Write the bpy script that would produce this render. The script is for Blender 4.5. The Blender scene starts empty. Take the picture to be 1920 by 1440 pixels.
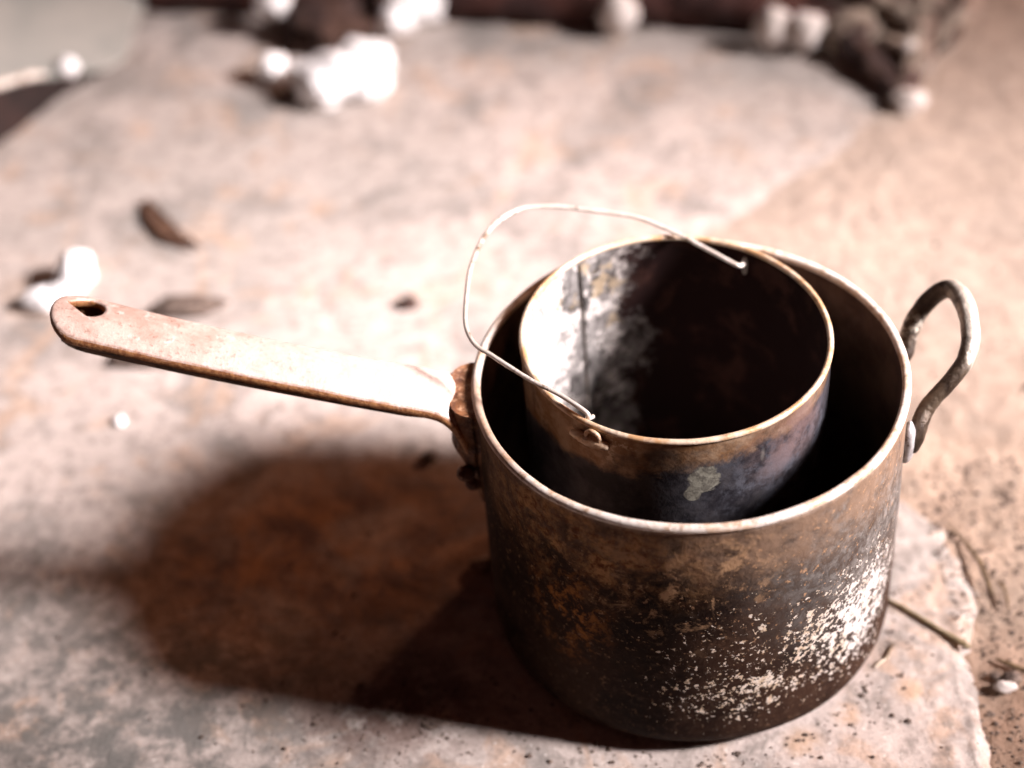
import bpy, bmesh, math, random
from mathutils import Vector, Matrix, noise
R_ = math.radians
S = 0.12                      # one scene unit (radius of the big pan) in metres
scene = bpy.context.scene
C = scene.collection
random.seed(7)

# ------------------------------------------------------------------ camera
cam = bpy.data.cameras.new("camera"); co = bpy.data.objects.new("camera", cam); C.objects.link(co)
pitch, yaw, roll = 0.72669, -0.008716, -0.089204
F = Vector((math.sin(yaw)*math.cos(pitch), math.cos(yaw)*math.cos(pitch), -math.sin(pitch)))
Rt = Vector((math.cos(yaw), -math.sin(yaw), 0)); U = Rt.cross(F)
cr, sr = math.cos(roll), math.sin(roll)
R2 = cr*Rt + sr*U; U2 = -sr*Rt + cr*U
M = Matrix((( R2.x, U2.x, -F.x), (R2.y, U2.y, -F.y), (R2.z, U2.z, -F.z))).to_4x4()
M.translation = Vector((-0.764305, -6.373505, 7.243271))*S
co.matrix_world = M
cam.sensor_width = 36; cam.lens = 65.06; cam.clip_start = 0.02; cam.clip_end = 200
cam.dof.use_dof = True; cam.dof.focus_distance = 8.25*S; cam.dof.aperture_fstop = 2.5
scene.camera = co

# ------------------------------------------------------------------ light
w = bpy.data.worlds.new("World"); scene.world = w; w.use_nodes = True
bg = w.node_tree.nodes['Background']; bg.inputs[0].default_value = (1.0, 0.36, 0.28, 1); bg.inputs[1].default_value = 0.040
def spot(name, az, el, dist, target, power, color, size, radius, blend=1.0):
    l = bpy.data.lights.new(name, 'SPOT'); o = bpy.data.objects.new(name, l); C.objects.link(o)
    p = Vector((math.cos(R_(el))*math.cos(R_(az)), math.cos(R_(el))*math.sin(R_(az)), math.sin(R_(el))))*dist
    o.location = p*S
    o.rotation_euler = ((Vector(target)-p).to_track_quat('-Z', 'Y')).to_euler()
    l.energy = power; l.color = color; l.spot_size = R_(size); l.spot_blend = blend; l.shadow_soft_size = radius*S
    return o
spot("doorway_light", -11, 36.5, 26, (-0.85, 2.15, 0), 3350, (1.0, 0.895, 0.90), 17.8, 3.3)
spot("back_window_light", 50, 22, 26, (-0.6, 1.0, 0), 75, (1.0, 0.46, 0.27), 50, 1.0)
spot("shadow_fill_light", 33, 24, 26, (-0.6, 1.0, 0), 75, (1.0, 0.48, 0.28), 50, 1.2)  # extra lamp added to brighten the upper part of the pan's shadow
scene.view_settings.view_transform = 'Standard'; scene.view_settings.look = 'None'
scene.view_settings.exposure = 0; scene.view_settings.gamma = 1

# ------------------------------------------------------------------ node helpers
class N:
    def __init__(s, name):
        s.m = bpy.data.materials.new(name); s.m.use_nodes = True
        s.t = s.m.node_tree; s.b = s.t.nodes['Principled BSDF']
        s.tc = s.t.nodes.new('ShaderNodeTexCoord').outputs['Object']
    def new(s, k): return s.t.nodes.new(k)
    def put(s, sock, v):
        if isinstance(v, bpy.types.NodeSocket): s.t.links.new(v, sock)
        elif isinstance(v, (tuple, list)): sock.default_value = tuple(v) + ((1,) if len(v) == 3 and sock.type == 'RGBA' else ())
        else: sock.default_value = v
    def noise(s, scale, detail=5, rough=.6, dist=0, vec=None):
        n = s.new('ShaderNodeTexNoise'); n.inputs['Scale'].default_value = scale/S; n.inputs['Detail'].default_value = detail
        n.inputs['Roughness'].default_value = rough; n.inputs['Distortion'].default_value = dist
        s.t.links.new(vec or s.tc, n.inputs['Vector']); return n.outputs['Fac']
    def vor(s, scale, feat='F1', vec=None):
        n = s.new('ShaderNodeTexVoronoi'); n.feature = feat; n.inputs['Scale'].default_value = scale/S
        s.t.links.new(vec or s.tc, n.inputs['Vector']); return n.outputs['Distance']
    def map(s, v, a, b, c=0., d=1., smooth=True):
        n = s.new('ShaderNodeMapRange'); n.interpolation_type = 'SMOOTHSTEP' if smooth else 'LINEAR'
        s.put(n.inputs[0], v)
        for i, q in enumerate((a, b, c, d)): n.inputs[i+1].default_value = q
        return n.outputs[0]
    def math(s, op, a, b=0.5, c=None):
        n = s.new('ShaderNodeMath'); n.operation = op; s.put(n.inputs[0], a); s.put(n.inputs[1], b)
        if c is not None: s.put(n.inputs[2], c)
        return n.outputs[0]
    def mul(s, *a):
        r = a[0]
        for b in a[1:]: r = s.math('MULTIPLY', r, b)
        return r
    def mix(s, f, a, b):
        n = s.new('ShaderNodeMix'); n.data_type = 'RGBA'; s.put(n.inputs[0], f); s.put(n.inputs[6], a); s.put(n.inputs[7], b)
        return n.outputs[2]
    def xyz(s):
        n = s.new('ShaderNodeSeparateXYZ'); s.t.links.new(s.tc, n.inputs[0]); return n.outputs
    def near(s, p, r0, r1, scale=(1, 1, 1), rot=0):
        """1 inside r0 of point p (scene units), 0 beyond r1; optional stretch"""
        v = s.new('ShaderNodeVectorMath'); v.operation = 'SUBTRACT'; s.t.links.new(s.tc, v.inputs[0]); v.inputs[1].default_value = tuple(q*S for q in p)
        o = v.outputs[0]
        if rot:
            rn = s.new('ShaderNodeVectorRotate'); rn.rotation_type = 'Z_AXIS'; s.t.links.new(o, rn.inputs[0]); rn.inputs['Angle'].default_value = -rot; o = rn.outputs[0]
        v2 = s.new('ShaderNodeVectorMath'); v2.operation = 'MULTIPLY'; s.t.links.new(o, v2.inputs[0]); v2.inputs[1].default_value = tuple(q/S for q in scale)
        v3 = s.new('ShaderNodeVectorMath'); v3.operation = 'LENGTH'; s.t.links.new(v2.outputs[0], v3.inputs[0])
        return s.map(v3.outputs['Value'], r0, r1, 1, 0)
    def vscale(s, sc):
        v2 = s.new('ShaderNodeVectorMath'); v2.operation = 'MULTIPLY'; s.t.links.new(s.tc, v2.inputs[0]); v2.inputs[1].default_value = sc; return v2.outputs[0]
    def bump(s, h, strength=.5, dist=.02, nrm=None):
        n = s.new('ShaderNodeBump'); n.inputs['Strength'].default_value = strength; n.inputs['Distance'].default_value = dist*S
        s.put(n.inputs['Height'], h)
        if nrm: s.t.links.new(nrm, n.inputs['Normal'])
        return n.outputs[0]
    def out(s, color, rough=.7, metal=0, nrm=None, spec=None):
        s.put(s.b.inputs['Base Color'], color); s.put(s.b.inputs['Roughness'], rough); s.put(s.b.inputs['Metallic'], metal)
        if nrm: s.t.links.new(nrm, s.b.inputs['Normal'])
        if spec is not None: s.put(s.b.inputs['Specular IOR Level'], spec)
        return s.m

# ------------------------------------------------------------------ materials
def mat_floor():
    n = N("weathered_concrete")
    big = n.map(n.noise(.42, 5, .6, .3), .35, .66); mid = n.noise(1.7, 6, .62, .5); fine = n.noise(9, 5, .65); grain = n.noise(42, 3, .7)
    c = n.mix(big, (.36, .32, .29), (.50, .425, .385))
    c = n.mix(n.mul(n.map(mid, .48, .64), .80), c, (.20, .185, .17))            # grey blotches
    c = n.mix(n.mul(n.map(n.noise(2.3, 4, .6, 1), .52, .66), .55), c, (.47, .31, .21))   # tan / rust stains
    c = n.mix(n.mul(n.map(fine, .48, .66), .65), c, (.19, .165, .145))
    c = n.mix(n.mul(n.map(fine, .46, .28), .40), c, (.66, .60, .55))
    c = n.mix(n.mul(n.map(grain, .5, .68), .35), c, (.16, .14, .12))
    c = n.mix(n.mul(n.map(n.noise(30, 2, .5), .64, .72), .5), c, (.75, .70, .64))
    # dark dirt at lower left, dark and orange mottling beside the pan
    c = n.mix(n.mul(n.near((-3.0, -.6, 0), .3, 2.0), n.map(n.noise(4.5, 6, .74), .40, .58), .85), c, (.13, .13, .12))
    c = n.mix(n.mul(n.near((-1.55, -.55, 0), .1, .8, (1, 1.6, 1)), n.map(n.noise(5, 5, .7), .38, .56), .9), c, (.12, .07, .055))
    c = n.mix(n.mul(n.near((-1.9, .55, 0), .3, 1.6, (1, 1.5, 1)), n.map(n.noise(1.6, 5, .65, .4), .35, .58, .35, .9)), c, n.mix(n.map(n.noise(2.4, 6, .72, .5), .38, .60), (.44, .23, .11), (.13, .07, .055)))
    for x, y, r in ((.42, -.97, .14), (1.0, -.72, .13), (.66, -.83, .10), (.95, .35, .2)):
        c = n.mix(n.mul(n.near((x, y, 0), r*.2, r), n.map(fine, .35, .55), .55), c, (.52, .33, .20))
    h = n.math('ADD', n.mul(fine, 1.0), n.mul(grain, .45))
    nr = n.bump(h, .40, .030)
    return n.out(c, n.map(fine, .3, .7, .62, .85), 0, nr, .35)
def mat_dirt():
    n = N("tan_dirt")
    a = n.noise(.8, 5, .6, .4); f = n.noise(8, 6, .7); g = n.noise(45, 3, .7)
    c = n.mix(n.map(a, .35, .65), (.29, .205, .15), (.45, .335, .255))
    c = n.mix(n.mul(n.map(n.noise(2.0, 6, .68, .4), .46, .62), .75), c, (.23, .18, .14))
    c = n.mix(n.mul(n.map(f, .5, .7), .5), c, (.18, .11, .07))
    c = n.mix(n.mul(n.map(g, .55, .7), .45), c, (.60, .46, .35))
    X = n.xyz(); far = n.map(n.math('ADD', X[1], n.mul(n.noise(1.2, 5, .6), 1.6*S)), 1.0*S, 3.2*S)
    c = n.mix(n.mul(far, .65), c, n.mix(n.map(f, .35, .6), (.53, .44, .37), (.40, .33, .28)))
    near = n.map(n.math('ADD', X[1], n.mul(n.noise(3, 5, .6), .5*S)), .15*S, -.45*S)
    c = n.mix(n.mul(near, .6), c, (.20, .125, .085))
    return n.out(c, .9, 0, n.bump(n.math('ADD', f, n.mul(g, .5)), .6, .05), .25)
def mat_pan():
    n = N("sooty_aluminium"); X = n.xyz()
    f = n.noise(6, 6, .7); g = n.noise(22, 5, .7, .4); fl = n.noise(14, 6, .72, .6); z = X[2]
    c = n.mix(n.map(n.noise(2.2, 5, .6), .38, .62), (.012, .0055, .004), (.038, .019, .012))
    c = n.mix(n.mul(n.map(g, .5, .72), .45), c, (.11, .07, .048))
    # grey dusty film on the upper right
    dust = n.mul(n.near((.85, -.65, 1.25), .25, 1.0), n.map(n.noise(5, 7, .75), .3, .6, .25, 1))
    c = n.mix(n.mul(dust, .85), c, n.mix(n.map(g, .35, .62), (.25, .235, .22), (.10, .085, .075)))
    band = n.map(n.math('ADD', z, n.mul(n.noise(3, 5, .7), .30*S)), 1.22*S, 1.60*S)
    c = n.mix(n.mul(band, n.map(f, .3, .56, .15, 1), .8), c, (.26, .17, .115))
    # rust, thickest on the upper left
    rust = n.mul(n.near((-.62, -.80, 1.33), .12, .78, (.9, .9, 1.7)), n.map(n.noise(6, 7, .76, .3), .42, .60))
    c = n.mix(rust, c, n.mix(n.map(g, .35, .62), (.15, .048, .016), (.62, .34, .15)))
    r2 = n.mul(n.near((-.66, -.76, .85), .05, .30, (1, 1, .7)), n.map(n.noise(9, 6, .78, .3), .47, .60), .85)
    c = n.mix(r2, c, (.52, .20, .05))
    r3 = n.mul(n.near((-.2, -1, 1.25), .15, .60), n.map(n.noise(8, 6, .7, .4), .52, .63), .8)
    c = n.mix(r3, c, (.52, .32, .18))
    sp = n.mul(n.map(n.noise(34, 4, .7), .60, .66), n.map(z, .2*S, 1.2*S, .25, 1))
    c = n.mix(n.mul(sp, .75), c, (.46, .27, .15))
    # soot worn off to pale metal, lower right
    core = n.near((.78, -.64, .60), .05, .62, (1, 1, .80)); far = n.near((.18, -.96, .68), .1, .80, (.85, 1, 1.0))
    low = n.near((.05, -1.0, .38), .1, .50, (.8, 1, 1.6))
    th = n.math('SUBTRACT', n.math('SUBTRACT', n.math('SUBTRACT', .735, n.mul(core, .205)), n.mul(far, .130)), n.mul(low, .06))
    th = n.math('ADD', th, n.mul(n.map(z, 1.1*S, 1.4*S), .12))
    chip = n.map(n.math('SUBTRACT', n.noise(17, 6, .70, .2), th), -.004, .012)
    chip2 = n.map(n.math('SUBTRACT', n.noise(38, 4, .6, .1), n.math('ADD', th, .015)), -.004, .014)
    chips = n.math('MAXIMUM', chip, chip2)
    pale = n.mix(n.map(g, .4, .6), (.60, .47, .33), (.78, .71, .63)); pale = n.mix(n.mul(core, n.map(f, .35, .5)), pale, (.80, .77, .74))
    c = n.mix(chips, c, pale)
    edge = n.map(n.math('ADD', z, n.mul(n.noise(5, 5, .7), .07*S)), 1.535*S, 1.60*S)
    c = n.mix(n.mul(edge, .8), c, (.66, .52, .42))
    rg = n.mix(chips, (.66,)*3, (.40,)*3)
    h = n.math('ADD', n.math('ADD', n.mul(f, .6), n.mul(g, .3)), n.mul(chips, .9))
    return n.out(c, rg, n.mul(chips, .25), n.bump(h, .5, .03), .06)
def mat_pan_inside():
    n = N("blackened_pan_inside"); f = n.noise(4, 5, .6); g = n.noise(24, 4, .7)
    c = n.mix(n.map(f, .4, .62), (.065, .036, .025), (.13, .08, .055)); c = n.mix(n.mul(n.map(g, .5, .7), .4), c, (.17, .11, .08))
    return n.out(c, .5, 0, n.bump(g, .25, .02), .4)
def mat_rim():
    n = N("worn_bare_rim"); f = n.noise(7, 5, .7); g = n.noise(28, 3, .7)
    c = n.mix(n.map(f, .42, .62), (.86, .79, .72), (.66, .48, .34)); c = n.mix(n.mul(n.near((-1.0, -.25, 1.56), .2, .5), .7), c, (.42, .25, .15)); c = n.mix(n.mul(n.map(g, .52, .68), .5), c, (.30, .19, .12))
    return n.out(c, .36, .12, n.bump(g, .25, .015))
def mat_tin():
    n = N("sooty_tinplate"); X = n.xyz(); z = X[2]; f = n.noise(5, 6, .7); g = n.noise(24, 4, .7)
    c = n.mix(n.map(f, .4, .62), (.028, .026, .032), (.085, .08, .088))
    bl = n.mul(n.near((.50, -.62, 1.15), .2, .7), n.map(n.noise(9, 6, .75, .2), .42, .62))
    c = n.mix(bl, c, (.12, .125, .15))
    b = n.map(n.math('ADD', z, n.math('ADD', n.mul(n.noise(3.5, 6, .7, .3), .34*S), n.mul(X[0], -.14))), 1.55*S, 1.625*S)
    tone = n.mix(n.map(n.noise(7, 5, .7), .38, .62), (.30, .16, .075), (.50, .34, .22))
    c = n.mix(n.mul(b, n.map(f, .32, .56, .25, 1)), c, tone)
    c = n.mix(n.mul(n.near((.47, -.58, 1.48), .05, .38), n.map(f, .35, .6), .75), c, (.26, .17, .16))
    for p, r in (((.05, -.72, 1.35), .10), ((.0, -.72, 1.27), .06)):
        c = n.mix(n.map(n.mul(n.near(p, 0, r*1.35, (1, 1, .85)), n.noise(12, 5, .7, 1.2)), .17, .24), c, n.mix(n.map(g, .4, .6), (.40, .39, .32), (.20, .19, .16)))
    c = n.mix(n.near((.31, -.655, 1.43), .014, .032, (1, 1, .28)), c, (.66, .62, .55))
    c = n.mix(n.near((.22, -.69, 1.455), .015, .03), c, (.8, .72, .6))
    c = n.mix(n.mul(n.near((-.37, -.63, 1.55), .05, .22), n.map(n.noise(16, 5, .7), .5, .6)), c, (.72, .58, .42))
    return n.out(c, n.map(g, .3, .7, .30, .5), .35, n.bump(n.math('ADD', f, n.mul(g, .4)), .3, .02), .5)
def mat_tin_inside():
    n = N("flaking_tinplate_inside"); f = n.noise(4.2, 6, .68, .3); g = n.noise(22, 5, .7); st = n.noise(11, 7, .76, .3, vec=n.vscale((1, 1, .5)))
    X = n.xyz()
    c = n.mix(n.map(st, .36, .62), (.050, .045, .043), (.30, .285, .275))
    pale = n.map(n.math('ADD', n.mul(n.noise(6.5, 6, .74, .3), 1.0), n.mul(n.map(X[0], -.40*S, -.72*S), .26)), .53, .56)
    c = n.mix(n.mul(pale, n.map(g, .32, .5)), c, (.64, .60, .57))
    c = n.mix(n.mul(n.map(n.noise(6, 6, .7), .56, .64), .75), c, (.46, .36, .24))
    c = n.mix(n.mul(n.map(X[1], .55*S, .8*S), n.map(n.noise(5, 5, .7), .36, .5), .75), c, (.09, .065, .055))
    soot = n.map(n.math('ADD', X[0], n.mul(n.math('SUBTRACT', n.noise(4.5, 7, .78, .3), .5), 1.2*S)), -.27*S, -.07*S)  # sooty black over the right half, also painting in its unlit shade
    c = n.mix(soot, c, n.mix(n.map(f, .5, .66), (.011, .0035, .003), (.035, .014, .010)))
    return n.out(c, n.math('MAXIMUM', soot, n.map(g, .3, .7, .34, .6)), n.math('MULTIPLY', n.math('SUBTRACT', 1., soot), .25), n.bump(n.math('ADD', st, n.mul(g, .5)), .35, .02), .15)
def mat_tin_rim():
    n = N("worn_tin_rim"); f = n.noise(6, 5, .7); g = n.noise(30, 3, .7)
    c = n.mix(n.map(f, .42, .6), (.74, .60, .46), (.55, .33, .17)); c = n.mix(n.mul(n.map(g, .54, .68), .5), c, (.22, .14, .1))
    return n.out(c, .38, .12, n.bump(g, .25, .012))
def mat_handle():
    n = N("rust_bloomed_iron_handle"); f = n.noise(7, 6, .7, .3); g = n.noise(36, 4, .7)
    c = n.mix(n.map(f, .36, .62), (.58, .40, .33), (.74, .57, .49))
    c = n.mix(n.mul(n.map(n.noise(15, 4, .6), .58, .66), .8), c, (.80, .70, .64))
    c = n.mix(n.mul(n.map(g, .54, .68), .6), c, (.30, .15, .10))
    c = n.mix(n.mul(n.map(n.math('ADD', n.xyz()[0], n.mul(n.math('SUBTRACT', f, .5), 1.2*S)), -2.6*S, -1.2*S), .65), c, (.82, .70, .64))   # paler towards the pan: bright light at the root painted into the colour
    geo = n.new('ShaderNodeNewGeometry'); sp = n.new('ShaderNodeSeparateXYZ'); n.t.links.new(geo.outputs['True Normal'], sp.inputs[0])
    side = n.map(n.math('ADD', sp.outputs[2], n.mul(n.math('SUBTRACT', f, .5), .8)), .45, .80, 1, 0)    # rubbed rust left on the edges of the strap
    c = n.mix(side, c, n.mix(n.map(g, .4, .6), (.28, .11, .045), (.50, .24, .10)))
    return n.out(c, .50, .15, n.bump(n.math('ADD', n.mul(f, .4), n.mul(g, .6)), .4, .02), .6)
def mat_bracket():
    n = N("rusted_iron"); f = n.noise(7, 6, .7, .3); g = n.noise(26, 5, .7)
    c = n.mix(n.map(f, .38, .62), (.085, .030, .014), (.30, .13, .055)); c = n.mix(n.mul(n.map(g, .52, .66), .6), c, (.50, .31, .19))
    return n.out(c, .62, .1, n.bump(n.math('ADD', f, n.mul(g, .6)), .6, .04))
def mat_loop():
    n = N("blackened_iron_rod"); f = n.noise(9, 6, .7, .3); g = n.noise(30, 5, .7); X = n.xyz()
    c = n.mix(n.map(f, .4, .62), (.035, .022, .015), (.11, .08, .055))
    out = n.mul(n.map(n.math('ADD', X[0], n.mul(n.math('SUBTRACT', f, .5), .10*S)), 1.25*S, 1.31*S), .95)
    c = n.mix(out, c, (.64, .58, .50))                       # pale colour on the outer part of the loop
    c = n.mix(n.mul(n.near((1.12, .33, 1.40), .03, .12), n.map(g, .45, .55)), c, (.7, .66, .56))
    return n.out(c, .34, .35, n.bump(n.math('ADD', f, n.mul(g, .7)), .5, .03), .5)
def simple(name, a, b, sc=8, rough=.7, metal=0, third=None, bstr=.4, bd=.03):
    n = N(name); f = n.noise(sc, 6, .7, .3); g = n.noise(sc*4, 4, .7)
    c = n.mix(n.map(f, .38, .62), a, b)
    if third: c = n.mix(n.map(n.noise(sc*.8, 5, .7), .54, .62), c, third)
    return n.out(c, rough, metal, n.bump(n.math('ADD', f, n.mul(g, .5)), bstr, bd))
MT = dict(floor=mat_floor(), dirt=mat_dirt(), pan=mat_pan(), panin=mat_pan_inside(), rim=mat_rim(), tin=mat_tin(), tinin=mat_tin_inside(), tinrim=mat_tin_rim(),
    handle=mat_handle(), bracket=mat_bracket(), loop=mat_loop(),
    wire=simple("dull_wire", (.60, .53, .46), (.78, .72, .66), 14, .36, .25, (.22, .15, .1), .3, .01),
    soot=simple('sooty_metal', (.010, .004, .003), (.030, .012, .009), 3, .9),
    darkrust=simple('dark_rusted_iron', (.05, .022, .012), (.16, .07, .030), 8, .8),
    tab=simple("grey_riveted_tab", (.36, .34, .34), (.58, .56, .56), 16, .42, .4, (.16, .12, .1)),
    twig=simple("dry_brown_twig", (.075, .045, .02), (.17, .11, .055), 18, .8),
    stalk=simple("olive_grass_stalk", (.16, .125, .065), (.30, .23, .13), 18, .7),
    straw=simple("pale_straw", (.55, .46, .34), (.70, .62, .50), 20, .6),
    leaf=simple("dead_leaf", (.05, .022, .012), (.10, .05, .028), 8, .7),
    paper=simple("white_paper", (.86, .84, .83), (.93, .92, .91), 4, .7, 0, None, .3, .04),
    bark=simple("dark_red_bark", (.022, .006, .005), (.060, .016, .010), 3, .85, 0, None, .6, .1),
    char=simple("charred_wood", (.025, .010, .008), (.075, .035, .022), 3, .8, 0, None, .8, .1),
    ash=simple("ash_grey_root", (.10, .06, .045), (.34, .28, .22), 2.2, .8, 0, (.05, .02, .015), .8, .1),
    stone=simple("pale_stone", (.45, .40, .36), (.62, .57, .54), 3, .7),
    pebble=simple("brown_pebble", (.22, .15, .10), (.42, .32, .24), 14, .75),
    grit=simple("dark_grit", (.05, .032, .025), (.19, .14, .11), 25, .85),
    sheet=simple("weathered_galvanised_sheet", (.24, .25, .23), (.33, .32, .29), 1.2, .55, .15))

# ------------------------------------------------------------------ mesh helpers (scene units in, metres out)
def link(name, verts, faces, mat, parent=None, smooth=True, loc=(0, 0, 0)):
    me = bpy.data.meshes.new(name); me.from_pydata([tuple(c*S for c in v) for v in verts], [], faces); me.update()
    mats = mat if isinstance(mat, (list, tuple)) else [mat]
    for m in mats: me.materials.append(m)
    if smooth: me.polygons.foreach_set('use_smooth', [True]*len(me.polygons))
    o = bpy.data.objects.new(name, me); C.objects.link(o)
    if parent: o.parent = parent
    else: o.location = Vector(loc)*S
    return o
def tag(o, label, cat, group=None):
    o['label'] = label; o['category'] = cat
    if group: o['group'] = group
    return o
def thing(name, label, cat, group=None, loc=(0, 0, 0)):
    o = bpy.data.objects.new(name, None); C.objects.link(o); o.location = Vector(loc)*S; o.empty_display_size = .02
    return tag(o, label, cat, group)
def lathe(prof, seg=192, wob=None, close=False):
    vs, fs = [], []
    for j, (r, z) in enumerate(prof):
        for i in range(seg):
            a = 2*math.pi*i/seg
            p = Vector((r*math.cos(a), r*math.sin(a), z))
            if wob: p = wob(p, a)
            vs.append(p)
    n = len(prof)
    for j in range(n if close else n-1):
        k = (j+1) % n
        for i in range(seg):
            i2 = (i+1) % seg; fs.append((j*seg+i, j*seg+i2, k*seg+i2, k*seg+i))
    return vs, fs
def tube(pts, rad, seg=12, sub=6, nz=0, flat=None):
    """Catmull-Rom tube; rad number or list per point"""
    P = [Vector(p) for p in pts]; n = len(P)
    rr = rad if isinstance(rad, (list, tuple)) else [rad]*n
    pts2, r2 = [], []
    for i in range(n-1):
        p0, p1, p2, p3 = P[max(i-1, 0)], P[i], P[i+1], P[min(i+2, n-1)]
        for k in range(sub):
            t = k/sub
            pts2.append(.5*((2*p1)+(p2-p0)*t+(2*p0-5*p1+4*p2-p3)*t*t+(3*p1-p0-3*p2+p3)*t**3)); r2.append(rr[i]*(1-t)+rr[i+1]*t)
    pts2.append(P[-1]); r2.append(rr[-1])
    vs, fs = [], []; up = None
    for i, p in enumerate(pts2):
        d = (pts2[min(i+1, len(pts2)-1)]-pts2[max(i-1, 0)]).normalized()
        if up is None:
            up = Vector((0, 0, 1)) if abs(d.z) < .9 else Vector((1, 0, 0))
        a = (up - d*up.dot(d)).normalized(); b = d.cross(a); up = a
        for s_ in range(seg):
            t = 2*math.pi*s_/seg; q = a*math.cos(t)+b*math.sin(t); k = 1
            if nz: k = 1+nz*noise.noise((p+q*r2[i])*(2.2/max(r2[i], .02))*.4)
            vs.append(p+q*r2[i]*k)
    for i in range(len(pts2)-1):
        for s_ in range(seg):
            s2 = (s_+1) % seg; fs.append((i*seg+s_, i*seg+s2, (i+1)*seg+s2, (i+1)*seg+s_))
    fs.append(tuple(range(seg-1, -1, -1))); fs.append(tuple((len(pts2)-1)*seg+k for k in range(seg)))
    return vs, fs
def join(*parts):
    vs, fs = [], []
    for v, f in parts:
        o = len(vs); vs += list(v); fs += [tuple(i+o for i in q) for q in f]
    return vs, fs
def ico(sub):
    bm = bmesh.new(); bmesh.ops.create_icosphere(bm, subdivisions=sub, radius=1)
    v = [x.co.copy() for x in bm.verts]; f = [tuple(q.index for q in p.verts) for p in bm.faces]; bm.free(); return v, f
ICO = {k: ico(k) for k in (1, 2, 3, 4, 5)}
def lump(size, seed, sub=3, amp=.25, freq=1.6, crump=0):
    vs, fs = ICO[sub]; out = []
    for v in vs:
        k = 1+amp*noise.noise(v*freq+Vector((seed*3.1, seed, 0)))
        if crump: k += crump*(abs(noise.noise(v*4+Vector((0, seed, seed))))-.25)+crump*.5*(abs(noise.noise(v*9+Vector((seed, 0, seed))))-.25)
        out.append(Vector((v.x*size[0], v.y*size[1], v.z*size[2]))*k)
    return out, fs
def moved(vf, d): return [v+Vector(d) for v in vf[0]], vf[1]

# ------------------------------------------------------------------ ground
def nz(x, y, f, s=0): return noise.noise(Vector((x*f, y*f, s)))
EDGE = [(-4.5, 1.22), (-2.0, 1.27), (-1.21, 1.30), (-1.02, 1.335), (-.83, 1.33), (-.63, 1.345), (-.50, 1.33), (-.40, 1.40), (-.1, 1.50), (.3, 1.46), (.6, 1.30), (1.2, 1.10), (2.0, .80), (3.04, .62), (3.7, 1.4), (4.3, 2.03), (5.5, 2.9), (9, 5), (60, 40)]
def edge_x(y):
    if y <= EDGE[0][0]: return EDGE[0][1]
    for (a, b), (c, d) in zip(EDGE, EDGE[1:]):
        if y <= c: return b+(d-b)*(y-a)/(c-a)
    return EDGE[-1][1]
def slab_h(x, y):
    h = .018*nz(x, y, .55, 3)+.008*nz(x, y, 1.9, 5)+.0035*nz(x, y, 6, 9)
    if -7 < x < 6 and -5 < y < 10:
        e = edge_x(y)+.05*nz(x, y, 3.5, 1)+.035*nz(x, y, 11, 2)+.015*nz(x, y, 25, 2); d = e-x
        if d < .10:
            t = max(0, min(1, (d+.05)/.15)); h += -(.14 if y < .6 else .0)*(1-t*t*(3-2*t))
        if y >= .6: t = max(0, min(1, (.55-d)/1.1)); h -= .05*t*t*(3-2*t)
        if d < .3 and y < .6: h += .014*nz(x, y, 14, 7)*(1-abs(d-.1)/.3)
    elif x > edge_x(y): h -= .2
    d = math.hypot(x, y)
    if d < 1.1: h = -abs(h)*.3 if d < .9 else h*(d-.9)/.2-abs(h)*.3*(1.1-d)/.2
    return h
def dirt_h(x, y):
    k = max(0, min(1, (y+.55)/.9)); k = k*k*(3-2*k)
    far = max(0, min(1, (y-.3)/.6)); far *= max(0, min(1, (x-edge_x(y)+.55)/1.1))*2-1
    h = -.065*(1-k)-.004*k+.025*far+.010*nz(x, y, .8, 20)+.012*nz(x, y, 3, 21)+.010*nz(x, y, 9, 22)+.006*nz(x, y, 22, 22)
    return h - (0.3 if x < edge_x(y)-1.2 else 0)
def axis(lo, hi, step, far):
    a = []; x = lo; 
    while x <= hi: a.append(x); x += step
    pre = []; g = step*2; x = lo-g
    while x > -far: pre.append(x); g *= 1.5; x -= g
    post = []; g = step*2; x = a[-1]+g
    while x < far: post.append(x); g *= 1.5; x += g
    return pre[::-1]+a+post
def sheet(name, xs, ys, fn, mat, cut=None):
    vs = [(x, y, fn(x, y)) for y in ys for x in xs]; nx = len(xs)
    fs = [(j*nx+i, j*nx+i+1, (j+1)*nx+i+1, (j+1)*nx+i) for j in range(len(ys)-1) for i in range(nx-1) if not cut or cut(xs[i], ys[j])]
    o = link(name, vs, fs, mat); o['kind'] = 'structure'; return o
import bisect
def axis2(segs, far):          # segs: (lo, hi, step)
    a = []
    for lo, hi, st in segs:
        x = lo
        while x < hi-1e-6: a.append(x); x += st
    a.append(segs[-1][1])
    lo, hi = a[0], a[-1]; pre = []; g = .2; x = lo-g
    while x > -far: pre.append(x); g *= 1.5; x -= g
    post = []; g = .2; x = hi+g
    while x < far: post.append(x); g *= 1.5; x += g
    return pre[::-1]+a+post
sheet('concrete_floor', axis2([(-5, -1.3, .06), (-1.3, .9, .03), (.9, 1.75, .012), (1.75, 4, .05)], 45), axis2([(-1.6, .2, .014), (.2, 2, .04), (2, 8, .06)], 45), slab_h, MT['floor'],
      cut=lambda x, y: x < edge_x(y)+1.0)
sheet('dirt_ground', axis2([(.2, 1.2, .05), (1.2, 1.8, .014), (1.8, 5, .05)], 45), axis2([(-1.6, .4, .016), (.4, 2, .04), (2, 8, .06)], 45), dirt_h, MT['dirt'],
      cut=lambda x, y: x > edge_x(y)-1.6)

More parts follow.
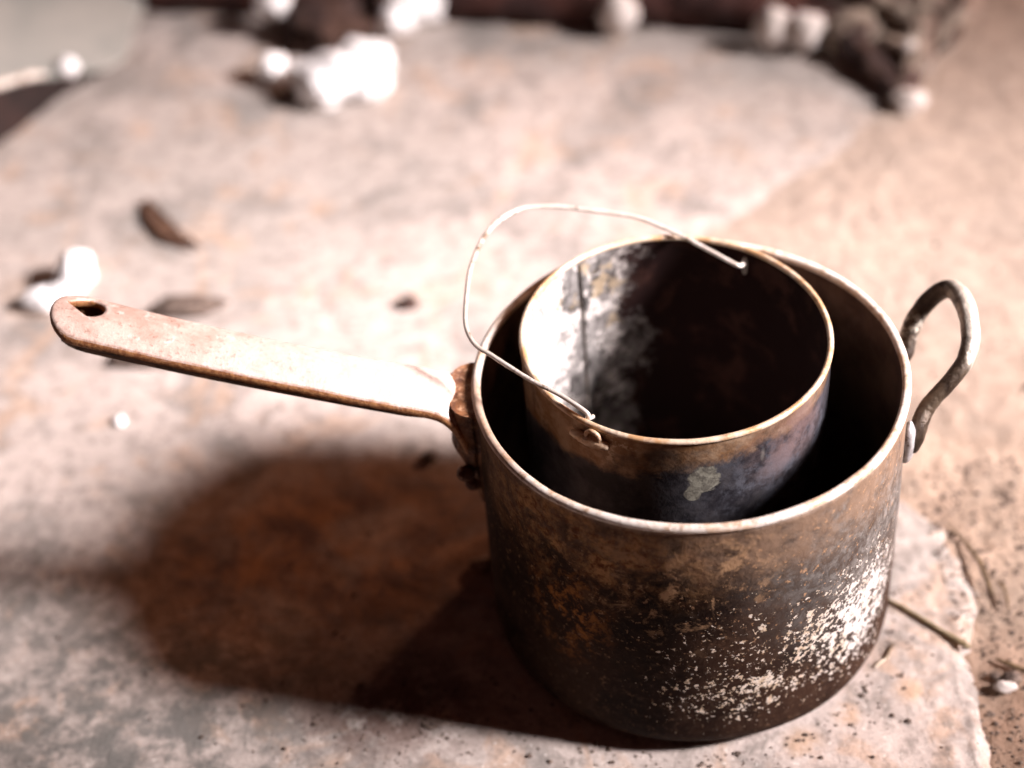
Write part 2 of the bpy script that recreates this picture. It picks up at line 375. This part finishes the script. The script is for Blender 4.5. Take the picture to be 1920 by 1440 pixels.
# ------------------------------------------------------------------ the big pan
H = 1.565
pan = thing('saucepan', 'large soot blackened saucepan with long rusty handle, holding the smaller pot', 'saucepan')
def dent(p, a):
    k = 1+.007*noise.noise(Vector((p.x*1.6, p.y*1.6, p.z*1.3)))+.0025*noise.noise(p*5)
    return Vector((p.x*k, p.y*k, p.z+(.008*noise.noise(Vector((math.cos(a)*1.6, math.sin(a)*1.6, 8)))+.003*noise.noise(Vector((math.cos(a)*9, math.sin(a)*9, 8))) if p.z > 1.4 else 0)))
outer = [(.001, .012), (.5, .012), (.80, .008)]
for i in range(9):
    t = i/8*math.pi/2; outer.append((.835+.168*math.sin(t), .004+.17-.17*math.cos(t)))
for i in range(1, 26): outer.append((1.003-.003*i/25, .174+(H-.02-.174)*i/25))
vs, fs = lathe(outer, 224, dent)
body = link('pan_body', vs, fs, MT['pan'], pan)
inner_p = [(.972, H-.02)]+[(.972, H-.02-(H-.25)*i/16) for i in range(1, 17)]
for i in range(1, 7):
    t = i/6*math.pi/2; inner_p.append((.812+.16*math.cos(t), .23-.19*math.sin(t)))
inner_p += [(.5, .04), (.001, .04)]
vs, fs = lathe(inner_p, 160, dent)
link('pan_inside', vs, fs, MT['panin'], pan)
lip = [(.988+.0215*math.cos(t), H-.016+.0215*math.sin(t)) for t in [2*math.pi*k/14 for k in range(14)]]
vs, fs = lathe(lip, 288, dent, True); link('rim', vs, fs, MT['rim'], pan)

# strap handle: flat bar with rounded end and a tear-shaped hanging hole, rising towards its tip
cu = bpy.data.curves.new('handle_outline', 'CURVE'); cu.dimensions = '2D'; cu.fill_mode = 'BOTH'; cu.extrude = .006; cu.bevel_depth = .020; cu.bevel_resolution = 3
L = 1.93
def spl(pts):
    s_ = cu.splines.new('POLY'); s_.points.add(len(pts)-1); s_.use_cyclic_u = True
    for i, (x, y) in enumerate(pts): s_.points[i].co = (x, y, 0, 1)
o_ = []
K = 60
def hw(u):      # half width
    return .158-.012*math.sin(u/L*math.pi)+(.03*max(0, 1-u/.22)**2)-.02
for i in range(K+1): o_.append((-.05+(L-.10)*i/K, -hw((L-.10)*i/K)))
for i in range(1, 12):
    t = -math.pi/2+math.pi*i/12; o_.append((L-.15+.13*math.cos(t), hw(L)*math.sin(t)))
for i in range(K, -1, -1): o_.append((-.05+(L-.10)*i/K, hw((L-.10)*i/K)))
spl(o_)
hole = []
for i in range(20):
    t = 2*math.pi*i/20; r = .088; x = r*math.cos(t); y = r*.95*math.sin(t)
    if x > 0: x *= 1.25
    if x > 0: y *= (1-.55*x/(r*1.25))
    hole.append((L-.165+x, -.050+y))
spl(hole)
ho = bpy.data.objects.new('tmp', cu); C.objects.link(ho); dg = bpy.context.evaluated_depsgraph_get()
me0 = ho.evaluated_get(dg).to_mesh()
bm = bmesh.new(); bm.from_mesh(me0)
bmesh.ops.remove_doubles(bm, verts=bm.verts, dist=1e-5)
for u in [i*.05 for i in range(1, 38)]:
    bmesh.ops.bisect_plane(bm, geom=bm.verts[:]+bm.edges[:]+bm.faces[:], plane_co=(u, 0, 0), plane_no=(1, 0, 0))
for v_ in (-.10, -.05, .05, .10, 0):
    bmesh.ops.bisect_plane(bm, geom=bm.verts[:]+bm.edges[:]+bm.faces[:], plane_co=(0, v_, 0), plane_no=(0, 1, 0))
A0 = Vector((-1.055, .025, 1.475)); A1 = Vector((-2.95, .285, 2.0)); du = (A1-A0).normalized(); dv = Vector((0, 0, 1)).cross(du).normalized(); dn = du.cross(dv)
if dn.z < 0: dn = -dn
for v in bm.verts:
    u, v_, t = v.co
    crown = .045*(1-(v_/.17)**2)                      # slightly rounded across
    sag = -.030*math.sin(max(0, min(1, u/L))*math.pi)
    if u < .12: sag -= .9*(.12-u)**2*4
    q = A0+du*u+dv*(v_ )+dn*(t+crown+sag+.004*noise.noise(Vector((u*3, v_*3, 0))))
    v.co = q*S
bmesh.ops.recalc_face_normals(bm, faces=bm.faces)
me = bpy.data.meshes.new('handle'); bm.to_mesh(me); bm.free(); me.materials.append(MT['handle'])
me.polygons.foreach_set('use_smooth', [True]*len(me.polygons))
bpy.data.objects.remove(ho)
try: me.set_sharp_from_angle(angle=R_(50))
except Exception: pass
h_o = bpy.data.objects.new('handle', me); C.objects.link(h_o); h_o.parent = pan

# hollow underside of the strap
uv, uf = [], []
for i in range(49):
    u = -.02+(L-.05)*i/48
    wv = .155*(1 if u < L-.20 else max(.05, 1-((u-L+.20)/.17)**2)**.5); dp = (.10-.03*min(1, (L-u)/1.2)) if u > .25 else .02+.05*max(0, u)/.25
    for j in range(15):
        q_ = -1+2*j/14
        p = A0+du*u+dv*(wv*q_)+dn*(.005-dp*(1-abs(q_)**5)-.030*math.sin(max(0, min(1, u/L))*math.pi)-(3.6*(.12-u)**2 if u < .12 else 0)); uv.append(p)
for i in range(48):
    for j in range(14): a = i*15+j; uf.append((a, a+1, a+16, a+15))
link('handle_underside', uv, uf, MT['darkrust'], pan)

# bracket that follows the wall, widest under the strap and tapering to a tongue
def bracket():
    vs, fs = [], []; nzs, nas = 26, 14; az0 = math.atan2(.03, -1.0)
    for layer in (0, 1):
        for j in range(nzs+1):
            t = j/nzs; z = 1.535-.72*t
            half = .19 if t < .30 else .19-.135*((t-.30)/.70)**.8
            th = .115-.02*t if t < .32 else .11*(1-(t-.32)/.68)**1.3+.018
            if t > .93: half *= 1-.6*(t-.93)/.07
            for i in range(nas+1):
                s_ = -1+2*i/nas; a = az0+half*s_
                fall = (1-abs(s_)**5*.75)
                r = (.998 if layer == 0 else 1.0+th*fall+.010*noise.noise(Vector((a*9, z*7, 3))))
                vs.append(Vector((r*math.cos(a), r*math.sin(a), z)))
    w_ = nas+1; off = (nzs+1)*w_
    for j in range(nzs):
        for i in range(nas):
            a = j*w_+i; fs.append((off+a, off+a+w_, off+a+w_+1, off+a+1)); fs.append((a, a+1, a+w_+1, a+w_))
    for j in range(nzs):
        for i in (0, nas):
            a = j*w_+i; fs.append((a, a+w_, off+a+w_, off+a))
    for i in range(nas):
        for j in (0, nzs):
            a = j*w_+i; fs.append((a, a+1, off+a+1, off+a))
    return vs, fs
b_o = link('handle_bracket', *bracket(), MT['bracket'], pan)
for az, z in ((183, 1.02), (172, 1.14), (186, 1.14)):
    p = Vector((math.cos(R_(az)), math.sin(R_(az)), 0))*(1.045 if z < 1.1 else 1.08)+Vector((0, 0, z))
    link('rivet', *moved(lump((.045, .045, .038), z, 2, .12), p), MT['bracket'], pan)

# loop handle on the far side
lp = [(.985, .22, 1.24), (1.02, .225, 1.30), (1.06, .235, 1.36), (1.10, .335, 1.405), (1.16, .405, 1.465), (1.225, .430, 1.53), (1.285, .405, 1.59), (1.318, .31, 1.62), (1.32, .17, 1.625), (1.30, .02, 1.60), (1.255, -.075, 1.555), (1.185, -.125, 1.485), (1.12, -.150, 1.42), (1.07, -.175, 1.365), (1.035, -.225, 1.325), (1.018, -.255, 1.265), (1.000, -.270, 1.20)]
rd = [.034, .038, .042, .044, .045, .045, .046, .048, .047, .044, .040, .038, .038, .040, .040, .036, .024]
link('side_handle', *tube(lp, rd, 16, 6, .07), MT['loop'], pan)
for az, zc in ((-15.2, 1.25), (13.5, 1.24)):
    vs_, fs_ = ICO[3]; out = []
    rr = Matrix.Rotation(R_(az), 3, 'Z')
    for v in vs_:
        k = 1+.15*noise.noise(v*2.1+Vector((az, 0, 0)))
        out.append(rr @ Vector((1.012+.034*v.x*k, .050*v.y*k, zc+.125*v.z*k)))
    link('handle_tab', out, fs_, MT['tab'], pan)

# ------------------------------------------------------------------ the small pot inside it
pot = thing('billy_can', 'smaller open tin pot with thin wire bail, standing inside the large saucepan', 'pot', loc=(-.052, .205, .045))
nrm = Vector((.004, -.020, 1)).normalized(); Q = Vector((0, 0, 1)).rotation_difference(nrm)
ri, hi = .724, 1.615
def T(p): return Q @ Vector(p)
def wob2(p, a):
    k = 1+.006*noise.noise(Vector((p.x*1.5, p.y*1.5, p.z*1.2+4)))+.0025*noise.noise(p*6)
    if p.z > 1.3: k += .012*math.cos(2*(a-R_(125)))*(p.z-1.3)/.3
    return T(Vector((p.x*k, p.y*k, p.z)))
po = [(.001, .0), (.62, .0), (.69, .006), (.71, .03)]+[(.715+(ri-.717)*i/24, .06+(hi-.075)*i/24) for i in range(25)]
vs, fs = lathe(po, 176, wob2); link('pot_body', vs, fs, MT['tin'], pot)
pi_ = [(ri-.018, hi-.012)]+[(ri-.018-(ri-.70)*i/24, hi-.012-(hi-.06)*i/24) for i in range(1, 25)]+[(.64, .025), (.001, .02)]
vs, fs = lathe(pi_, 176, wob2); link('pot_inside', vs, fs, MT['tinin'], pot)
lip = [(ri-.009+.0145*math.cos(t), hi-.008+.0145*math.sin(t)) for t in [2*math.pi*k/12 for k in range(12)]]
vs, fs = lathe(lip, 240, wob2, True); link('rim', vs, fs, MT['tinrim'], pot)
# folded seam down the inside wall
az = R_(123)
vs, fs = [], []
for j in range(41):
    z = hi-.02-(hi-.1)*j/40
    for k, (da, dr) in enumerate(((-.030, .0), (-.024, .013), (-.004, .016), (.022, .015), (.030, .0))):
        r = ri-.020-(ri-.70)*j/40-dr
        vs.append(wob2(Vector((r*math.cos(az+da), r*math.sin(az+da), z)), az+da))
for j in range(40):
    for k in range(4): a = j*5+k; fs.append((a, a+1, a+6, a+5))
link('seam', vs, fs, MT['tinin'], pot, smooth=False)
# wire bail: hooked through two holes, lying back over the pan's edge
base = Vector((-.052, .205, .045))
e1 = Vector((.656, .754, -.028)).normalized()
mid = Vector((-.0642, .1489, 1.655))
left = Vector((0, 0, 1)).cross(e1).normalized()
ph = R_(9); dd = left*math.cos(ph)+Vector((0, 0, 1))*math.sin(ph)
bl = [(-.905, .01), (-.895, .22), (-.915, .42), (-.915, .60), (-.91, .76), (-.91, .87), (-.855, .985), (-.755, 1.09), (-.53, 1.255), (-.355, 1.365), (-.10, 1.475), (.125, 1.515), (.335, 1.475), (.50, 1.33), (.625, 1.145), (.79, .865), (.835, .66), (.855, .445), (.86, .235), (.865, .06)]
bp = [mid+e1*(a*.724)+dd*(b*.724)-base for a, b in bl]
bp = [bp[0]+Vector((.03, .035, -.06)), bp[0]+Vector((.005, .0, -.035))]+bp+[bp[-1]+Vector((.03, .03, -.02))]
link('bail_wire', *tube(bp, .0110, 8, 6), MT['wire'], pot)
for sgn, ang in ((1, -126), (-1, 54)):
    a = R_(ang); c0 = Vector((ri*math.cos(a), ri*math.sin(a), hi-.05)); tn = Vector((-math.sin(a), math.cos(a), 0)); rdv = Vector((math.cos(a), math.sin(a), 0))
    ring = [T(c0+rdv*(.016)+tn*(.036*math.cos(t))+Vector((0, 0, .036*math.sin(t)))) for t in [2*math.pi*k/12 for k in range(12)]]
    if sgn > 0:
        pl = [T(c0+rdv*.012+tn*(x)+Vector((0, 0, zz))) for x, zz in ((-.12, -.025), (-.08, -.028), (-.03, -.03), (.04, -.03), (.08, -.032))]
        v1, f1 = tube(pl, [.012, .024, .03, .026, .012], 8, 4, .2)
        e_ = link('ear', *join((v1, f1), tube(ring+[ring[0]], .010, 6, 2)), MT['tinrim'], pot)
    else:
        rin = [T(c0-rdv*(.03)+tn*(.010*math.cos(t))+Vector((0, 0, .05*math.sin(t)-.05))) for t in [2*math.pi*k/12 for k in range(12)]]
        e_ = link('ear', *tube(rin+[rin[0]], .0040, 6, 2), MT['wire'], pot)

# ------------------------------------------------------------------ litter on the floor
def rod(name, pts, rad, mat, label, cat, group=None):
    c = Vector(pts[0]); vf = tube([Vector(p)-c for p in pts], rad, 8, 6, .25)
    return tag(link(name, *vf, mat, loc=c), label, cat, group)
rod('twig', [(.95, -.09, .018), (1.08, -.22, .020), (1.2, -.355, .020), (1.325, -.495, .026)], [.008, .011, .013, .017], MT['stalk'], 'straight olive brown stick running from the saucepan towards the slab corner', 'stick')
rod('twig', [(1.41, .36, .012), (1.47, .20, .022), (1.505, .06, .035), (1.515, -.02, .03), (1.525, -.16, .016)], [.004, .008, .012, .014, .008], MT['twig'], 'curved dry twig lying right of the saucepan, thicker at its near end', 'twig')
rod('twig', [(1.575, -.06, .0), (1.595, -.13, .006), (1.59, -.24, -.012)], [.004, .008, .005], MT['twig'], 'small thin curved twig next to the longer curved one at the right', 'twig')
rod('twig', [(.905, -.52, .014), (.935, -.47, .016), (.968, -.42, .014)], [.004, .006, .004], MT['twig'], 'tiny dark twig on the pale slab, close to the base of the saucepan', 'twig')
rod('straw', [(.845, -.56, .012), (.88, -.535, .015), (.925, -.50, .012)], [.004, .008, .004], MT['straw'], 'tiny pale bit of straw lying beside the tiny dark twig', 'straw')
rod('twig', [(1.46, -.53, -.04), (1.52, -.585, -.03), (1.60, -.64, -.03)], [.006, .014, .012], MT['twig'], 'dark twig on the dirt at the right edge above the pale pebble', 'twig')
def peb(name, p, size, seed, mat, label, cat, group=None, sub=3, amp=.35, crump=0):
    return tag(link(name, *lump(size, seed, sub, amp, 1.5, crump), MT[mat], loc=p), label, cat, group)
peb('pebble', (1.455, -.715, -.03), (.055, .035, .030), 3, 'stone', 'whitish pebble on the dirt beyond the broken slab edge', 'pebble')
peb('pebble', (1.50, -.665, -.03), (.050, .040, .035), 5, 'grit', 'dark brown clod just behind the whitish pebble', 'pebble')
peb('pebble', (1.43, -.64, -.04), (.028, .022, .018), 6, 'grit', 'dark crumb left of the brown clod by the whitish pebble', 'pebble')
peb('pebble', (-1.07, .335, .02), (.060, .045, .035), 8, 'pebble', 'small brown stone half in shade by the left base of the saucepan', 'pebble')
peb('pebble', (-3.15, 1.72, .015), (.035, .035, .03), 9, 'paper', 'small round white crumb alone on the floor below the handle', 'crumb')
peb('pebble', (-1.44, 2.59, .012), (.060, .055, .05), 10, 'char', 'small dark pellet alone on the bright floor above the handle', 'pebble')
peb('pebble', (-2.84, 2.72, .03), (.24, .10, .06), 11, 'grit', 'flat dark lump lying just beyond the handle', 'pebble')  # flattened dark lumps, one on each side of the handle
peb('pebble', (-3.02, 2.28, .03), (.26, .11, .05), 12, 'grit', 'flat dark lump showing below the near edge of the handle', 'pebble')
peb('pebble', (-1.33, 1.20, .015), (.05, .04, .025), 13, 'grit', 'dark crumb at the upper edge of the shadow, left of the handle bracket', 'pebble')
peb('pebble', (.87, -.86, .006), (.013, .011, .010), 14, 'grit', 'left one of the pair of black grains on the slab, lower right', 'grain')
peb('pebble', (.94, -.90, .006), (.017, .013, .010), 15, 'grit', 'right one of the pair of black grains on the slab, lower right', 'grain')
# curled dead leaf
lv, lf = [], []
c_ = [Vector((-3.21, 3.92, .02)), Vector((-3.10, 3.66, .03)), Vector((-2.98, 3.47, .03)), Vector((-2.78, 3.32, .02))]
for i in range(25):
    t = i/24; k = min(int(t*3), 2); f_ = t*3-k; p = c_[k].lerp(c_[k+1], f_); d = (c_[k+1]-c_[k]).normalized(); sd = Vector((0, 0, 1)).cross(d)
    wd = .065*math.sin(math.pi*min(1, .05+t*.97))**.7
    for j in range(7):
        s_ = -1+2*j/6; lv.append(p+sd*(wd*s_)+Vector((0, 0, .018*s_*s_+.01*noise.noise(Vector((t*5, s_*2, 0)))))-c_[1])
for i in range(24):
    for j in range(6): a = i*7+j; lf.append((a, a+1, a+8, a+7))
lo = link('leaf', lv, lf, MT['leaf'], loc=c_[1]); sm = lo.modifiers.new('thickness', 'SOLIDIFY'); sm.thickness = .006*S
tag(lo, 'narrow curled brown dead leaf alone on the floor, upper left', 'leaf')

# white crumpled scraps
def scraps(name, lobes, label, cat, seed):
    c = Vector(lobes[0][0]); parts = []
    for i, (p, sz) in enumerate(lobes): parts.append(moved(lump(sz, seed+i, 4, .25, 1.4, .35), Vector(p)-c))
    return tag(link(name, *join(*parts), MT['paper'], loc=c), label, cat)
scraps('crumpled_paper', [((-1.93, 5.10, .14), (.24, .20, .17)), ((-1.72, 5.26, .14), (.20, .17, .16)), ((-2.02, 4.96, .12), (.18, .13, .14)), ((-1.72, 5.02, .10), (.18, .12, .12)), ((-2.12, 5.16, .12), (.15, .14, .12))],
       'largest crumpled white paper, nearest of the three white lumps at top centre', 'paper', 2)
scraps('crumpled_paper', [((-1.36, 6.05, .2), (.26, .22, .22)), ((-1.12, 6.16, .2), (.24, .2, .2)), ((-1.50, 5.86, .12), (.14, .13, .12))],
       'crumpled white paper cut off by the top edge, right of the dark wood chunk', 'paper', 12)
scraps('paper_scrap', [((-2.40, 6.02, .26), (.13, .13, .12))], 'small white wad at the top edge, left of the dark wood chunk', 'paper', 21)
scraps('paper_scrap', [((-2.40, 5.32, .12), (.11, .12, .10))], 'small white wad touching the left side of the largest crumpled paper', 'paper', 23)
scraps('paper_scrap', [((-3.56, 3.08, .10), (.12, .16, .12)), ((-3.62, 2.93, .07), (.10, .09, .08)), ((-3.74, 2.88, .06), (.13, .09, .07))], 'bent white paper scrap behind the tip of the long handle', 'paper', 31)
tag(link('wood_chunk', *lump((.33, .30, .20), 41, 4, .4, 1.5, .3), MT['char'], loc=(-2.03, 5.88, .10)), 'dark brown wood chunk between the white papers at the top', 'wood')
tag(link('wood_chip', *lump((.15, .09, .05), 43, 3, .4), MT['leaf'], loc=(-2.22, 5.06, .03)), 'brown chip under the left end of the largest crumpled paper', 'wood')

# log across the back, charred root at its right end, stones on it
lg = [(-6.2, 7.3, .16), (-4.6, 6.95, .16), (-3.4, 6.66, .15), (-2.3, 6.42, .16), (-.5, 6.02, .16), (.7, 5.72, .15), (1.4, 5.40, .14), (1.95, 5.05, .12)]
c0 = Vector(lg[2]); tag(link('fallen_branch', *tube([Vector(p)-c0 for p in lg], [.22, .22, .22, .24, .24, .20, .14, .09], 20, 10, .35), MT['bark'], loc=c0), 'long dark red branch lying across the back at the top edge', 'branch')
rt = thing('charred_root', 'twisted charred root with ashy prongs, upper right behind the saucepan', 'root', loc=(2.0, 4.8, 0))
def rp(name, pts, rad, mat): link(name, *tube([Vector(p)-Vector((2.0, 4.8, 0)) for p in pts], rad, 16, 8, .5), MT[mat], rt)
rp('prong', [(1.55, 5.40, .12), (1.72, 5.05, .12), (1.85, 4.75, .10), (1.99, 4.36, .05)], [.08, .11, .11, .05], 'char')
rp('prong', [(1.99, 4.38, .06), (2.15, 4.66, .12), (2.26, 5.0, .18), (2.30, 5.5, .25)], [.05, .11, .13, .14], 'ash')
rp('prong', [(1.45, 5.75, .25), (1.80, 5.45, .28), (2.10, 5.15, .25), (2.24, 4.9, .16)], [.10, .12, .11, .08], 'ash')
rp('prong', [(2.18, 4.86, .08), (2.42, 4.98, .20), (2.58, 5.20, .30), (2.55, 5.55, .35), (2.40, 5.9, .3)], [.06, .08, .09, .09, .08], 'ash')
rp('prong', [(2.24, 4.98, .10), (2.34, 5.26, .16), (2.30, 5.8, .2)], [.10, .14, .14], 'char')
rp('prong', [(2.30, 4.95, .05), (2.44, 5.12, .10), (2.38, 5.38, .12)], [.08, .13, .10], 'char')
link('burl', *moved(lump((.20, .15, .14), 61, 4, .5, 1.6, .4), (-.22, .28, .16)), MT['ash'], rt)
link('burl', *moved(lump((.15, .13, .12), 63, 4, .5, 1.6, .4), (.02, .02, .12)), MT['ash'], rt)
link('burl', *moved(lump((.14, .10, .10), 65, 4, .5, 1.6, .4), (.28, .30, .30)), MT['ash'], rt)
rp('prong', [(1.75, 5.95, .15), (2.05, 5.80, .2), (2.4, 5.9, .2)], [.14, .18, .14], 'char')
peb('stone', (1.24, 5.17, .17), (.13, .10, .18), 51, 'stone', 'pale stone against the back branch, left one of a touching pair', 'stone')
peb('stone', (1.46, 5.10, .16), (.12, .10, .17), 52, 'stone', 'pale stone against the back branch, right one of a touching pair', 'stone')
peb('stone', (.16, 5.56, .18), (.15, .09, .16), 53, 'stone', 'single pale stone leaning on the branch at top centre', 'stone')
peb('stone', (2.03, 4.28, .06), (.12, .10, .08), 54, 'stone', 'grey stone at the near tip of the charred root', 'stone')
peb('stone', (2.10, 4.70, .24), (.06, .05, .05), 55, 'stone', 'tiny grey stone resting on the charred root', 'stone')

# sheet of metal, upper left, propped a little off the floor
sh = thing('metal_lid', 'grey metal lid with dark side and shiny bent lip at top left corner', 'lid', loc=(-4.5, 6.5, 0))
ZS = lambda x: .12+.42*max(0, -3.45-x)
pl = [(-8.6, 1.9), (-6.6, 3.05), (-4.77, 4.25), (-4.36, 4.69), (-4.09, 5.02), (-3.92, 5.15), (-3.75, 5.30), (-3.60, 5.42), (-3.50, 5.62), (-3.49, 5.92), (-3.45, 6.45), (-3.36, 8.4), (-8.6, 8.4)]
o3 = Vector((-4.5, 6.5, 0))
vs = [Vector((x, y, ZS(x)))-o3 for x, y in pl]+[Vector((x, y, ZS(x)-.03))-o3 for x, y in pl]
n_ = len(pl); fs = [tuple(range(n_)), tuple(range(2*n_-1, n_-1, -1))]+[(i, i+n_, (i+1) % n_+n_, (i+1) % n_) for i in range(n_)]
link('lid_top', vs, fs, MT['sheet'], sh, smooth=False)
link('bent_lip', *tube([Vector((x, y, ZS(x)+.005))-o3 for x, y in ((-6.6, 3.05), (-4.77, 4.25), (-4.50, 4.54), (-4.36, 4.70), (-4.22, 4.87), (-4.09, 5.02), (-3.98, 5.11))], [.012, .014, .020, .045, .022, .035, .014], 10, 6, .5), MT['wire'], sh)
tp = [(-6.6, 3.05, 1.41), (-4.77, 4.25, .645), (-4.36, 4.69, .475), (-4.09, 5.02, .362), (-3.92, 5.15, .292), (-3.75, 5.30, .222)]
bt = [(-6.0, 3.5, -.05), (-4.55, 4.55, -.05), (-4.27, 4.90, -.05), (-4.08, 5.20, -.05), (-3.99, 5.38, -.05), (-3.88, 5.50, -.05)]
link('dark_side', [Vector(p)-o3 for p in tp+bt]+[Vector(p)-o3+Vector((-.03, .03, 0)) for p in tp+bt], [(i, i+1, i+7, i+6) for i in range(5)]+[(i+12, i+18, i+19, i+13) for i in range(5)]+[(5, 17, 23, 11)], MT['soot'], sh)
link('highlight_lump', *moved(lump((.075, .075, .075), 3, 3, .3), (-3.84+4.5, 5.24-6.5, .31)), MT['paper'], sh)  # white lump added as the bright highlight on the lid's edge
link('prop', *moved(lump((.5, .35, .42), 9, 3, .3), (-1.2, .8, .40)), MT['stone'], sh)

# loose grit
gv, gf = [], []
for i in range(1700):
    r = random.random()
    if r < .45:  x, y = random.uniform(1.3, 1.9), random.uniform(-1.4, .8)
    elif r < .62: x, y = random.gauss(-1.5, .35), random.gauss(-.62, .16)
    elif r < .75:
        a_ = random.uniform(-2.2, .4); rr_ = 1.0+abs(random.gauss(0, .10)); x, y = rr_*math.cos(a_), rr_*math.sin(a_)
    else: x, y = random.uniform(-3.6, 2.4), random.uniform(-1.3, 3.5)
    if math.hypot(x, y) < .96: continue
    z = max(slab_h(x, y) if x < edge_x(y)+.9 else -1, dirt_h(x, y) if x > edge_x(y)-1.1 else -1)
    s_ = random.uniform(.003, .009)*(1.8 if random.random() < .15 else 1)*(1.3 if x > 1.3 else 1)
    vv, ff = lump((s_, s_*random.uniform(.6, 1), s_*.7), i, 1, .5); o = len(gv)
    gv += [v+Vector((x, y, z+s_*.35)) for v in vv]; gf += [tuple(q+o for q in f) for f in ff]
g = link('grit', gv, gf, MT['grit'], smooth=False); g['kind'] = 'stuff'; g['label'] = 'loose dark grit scattered over floor and dirt'; g['category'] = 'grit'
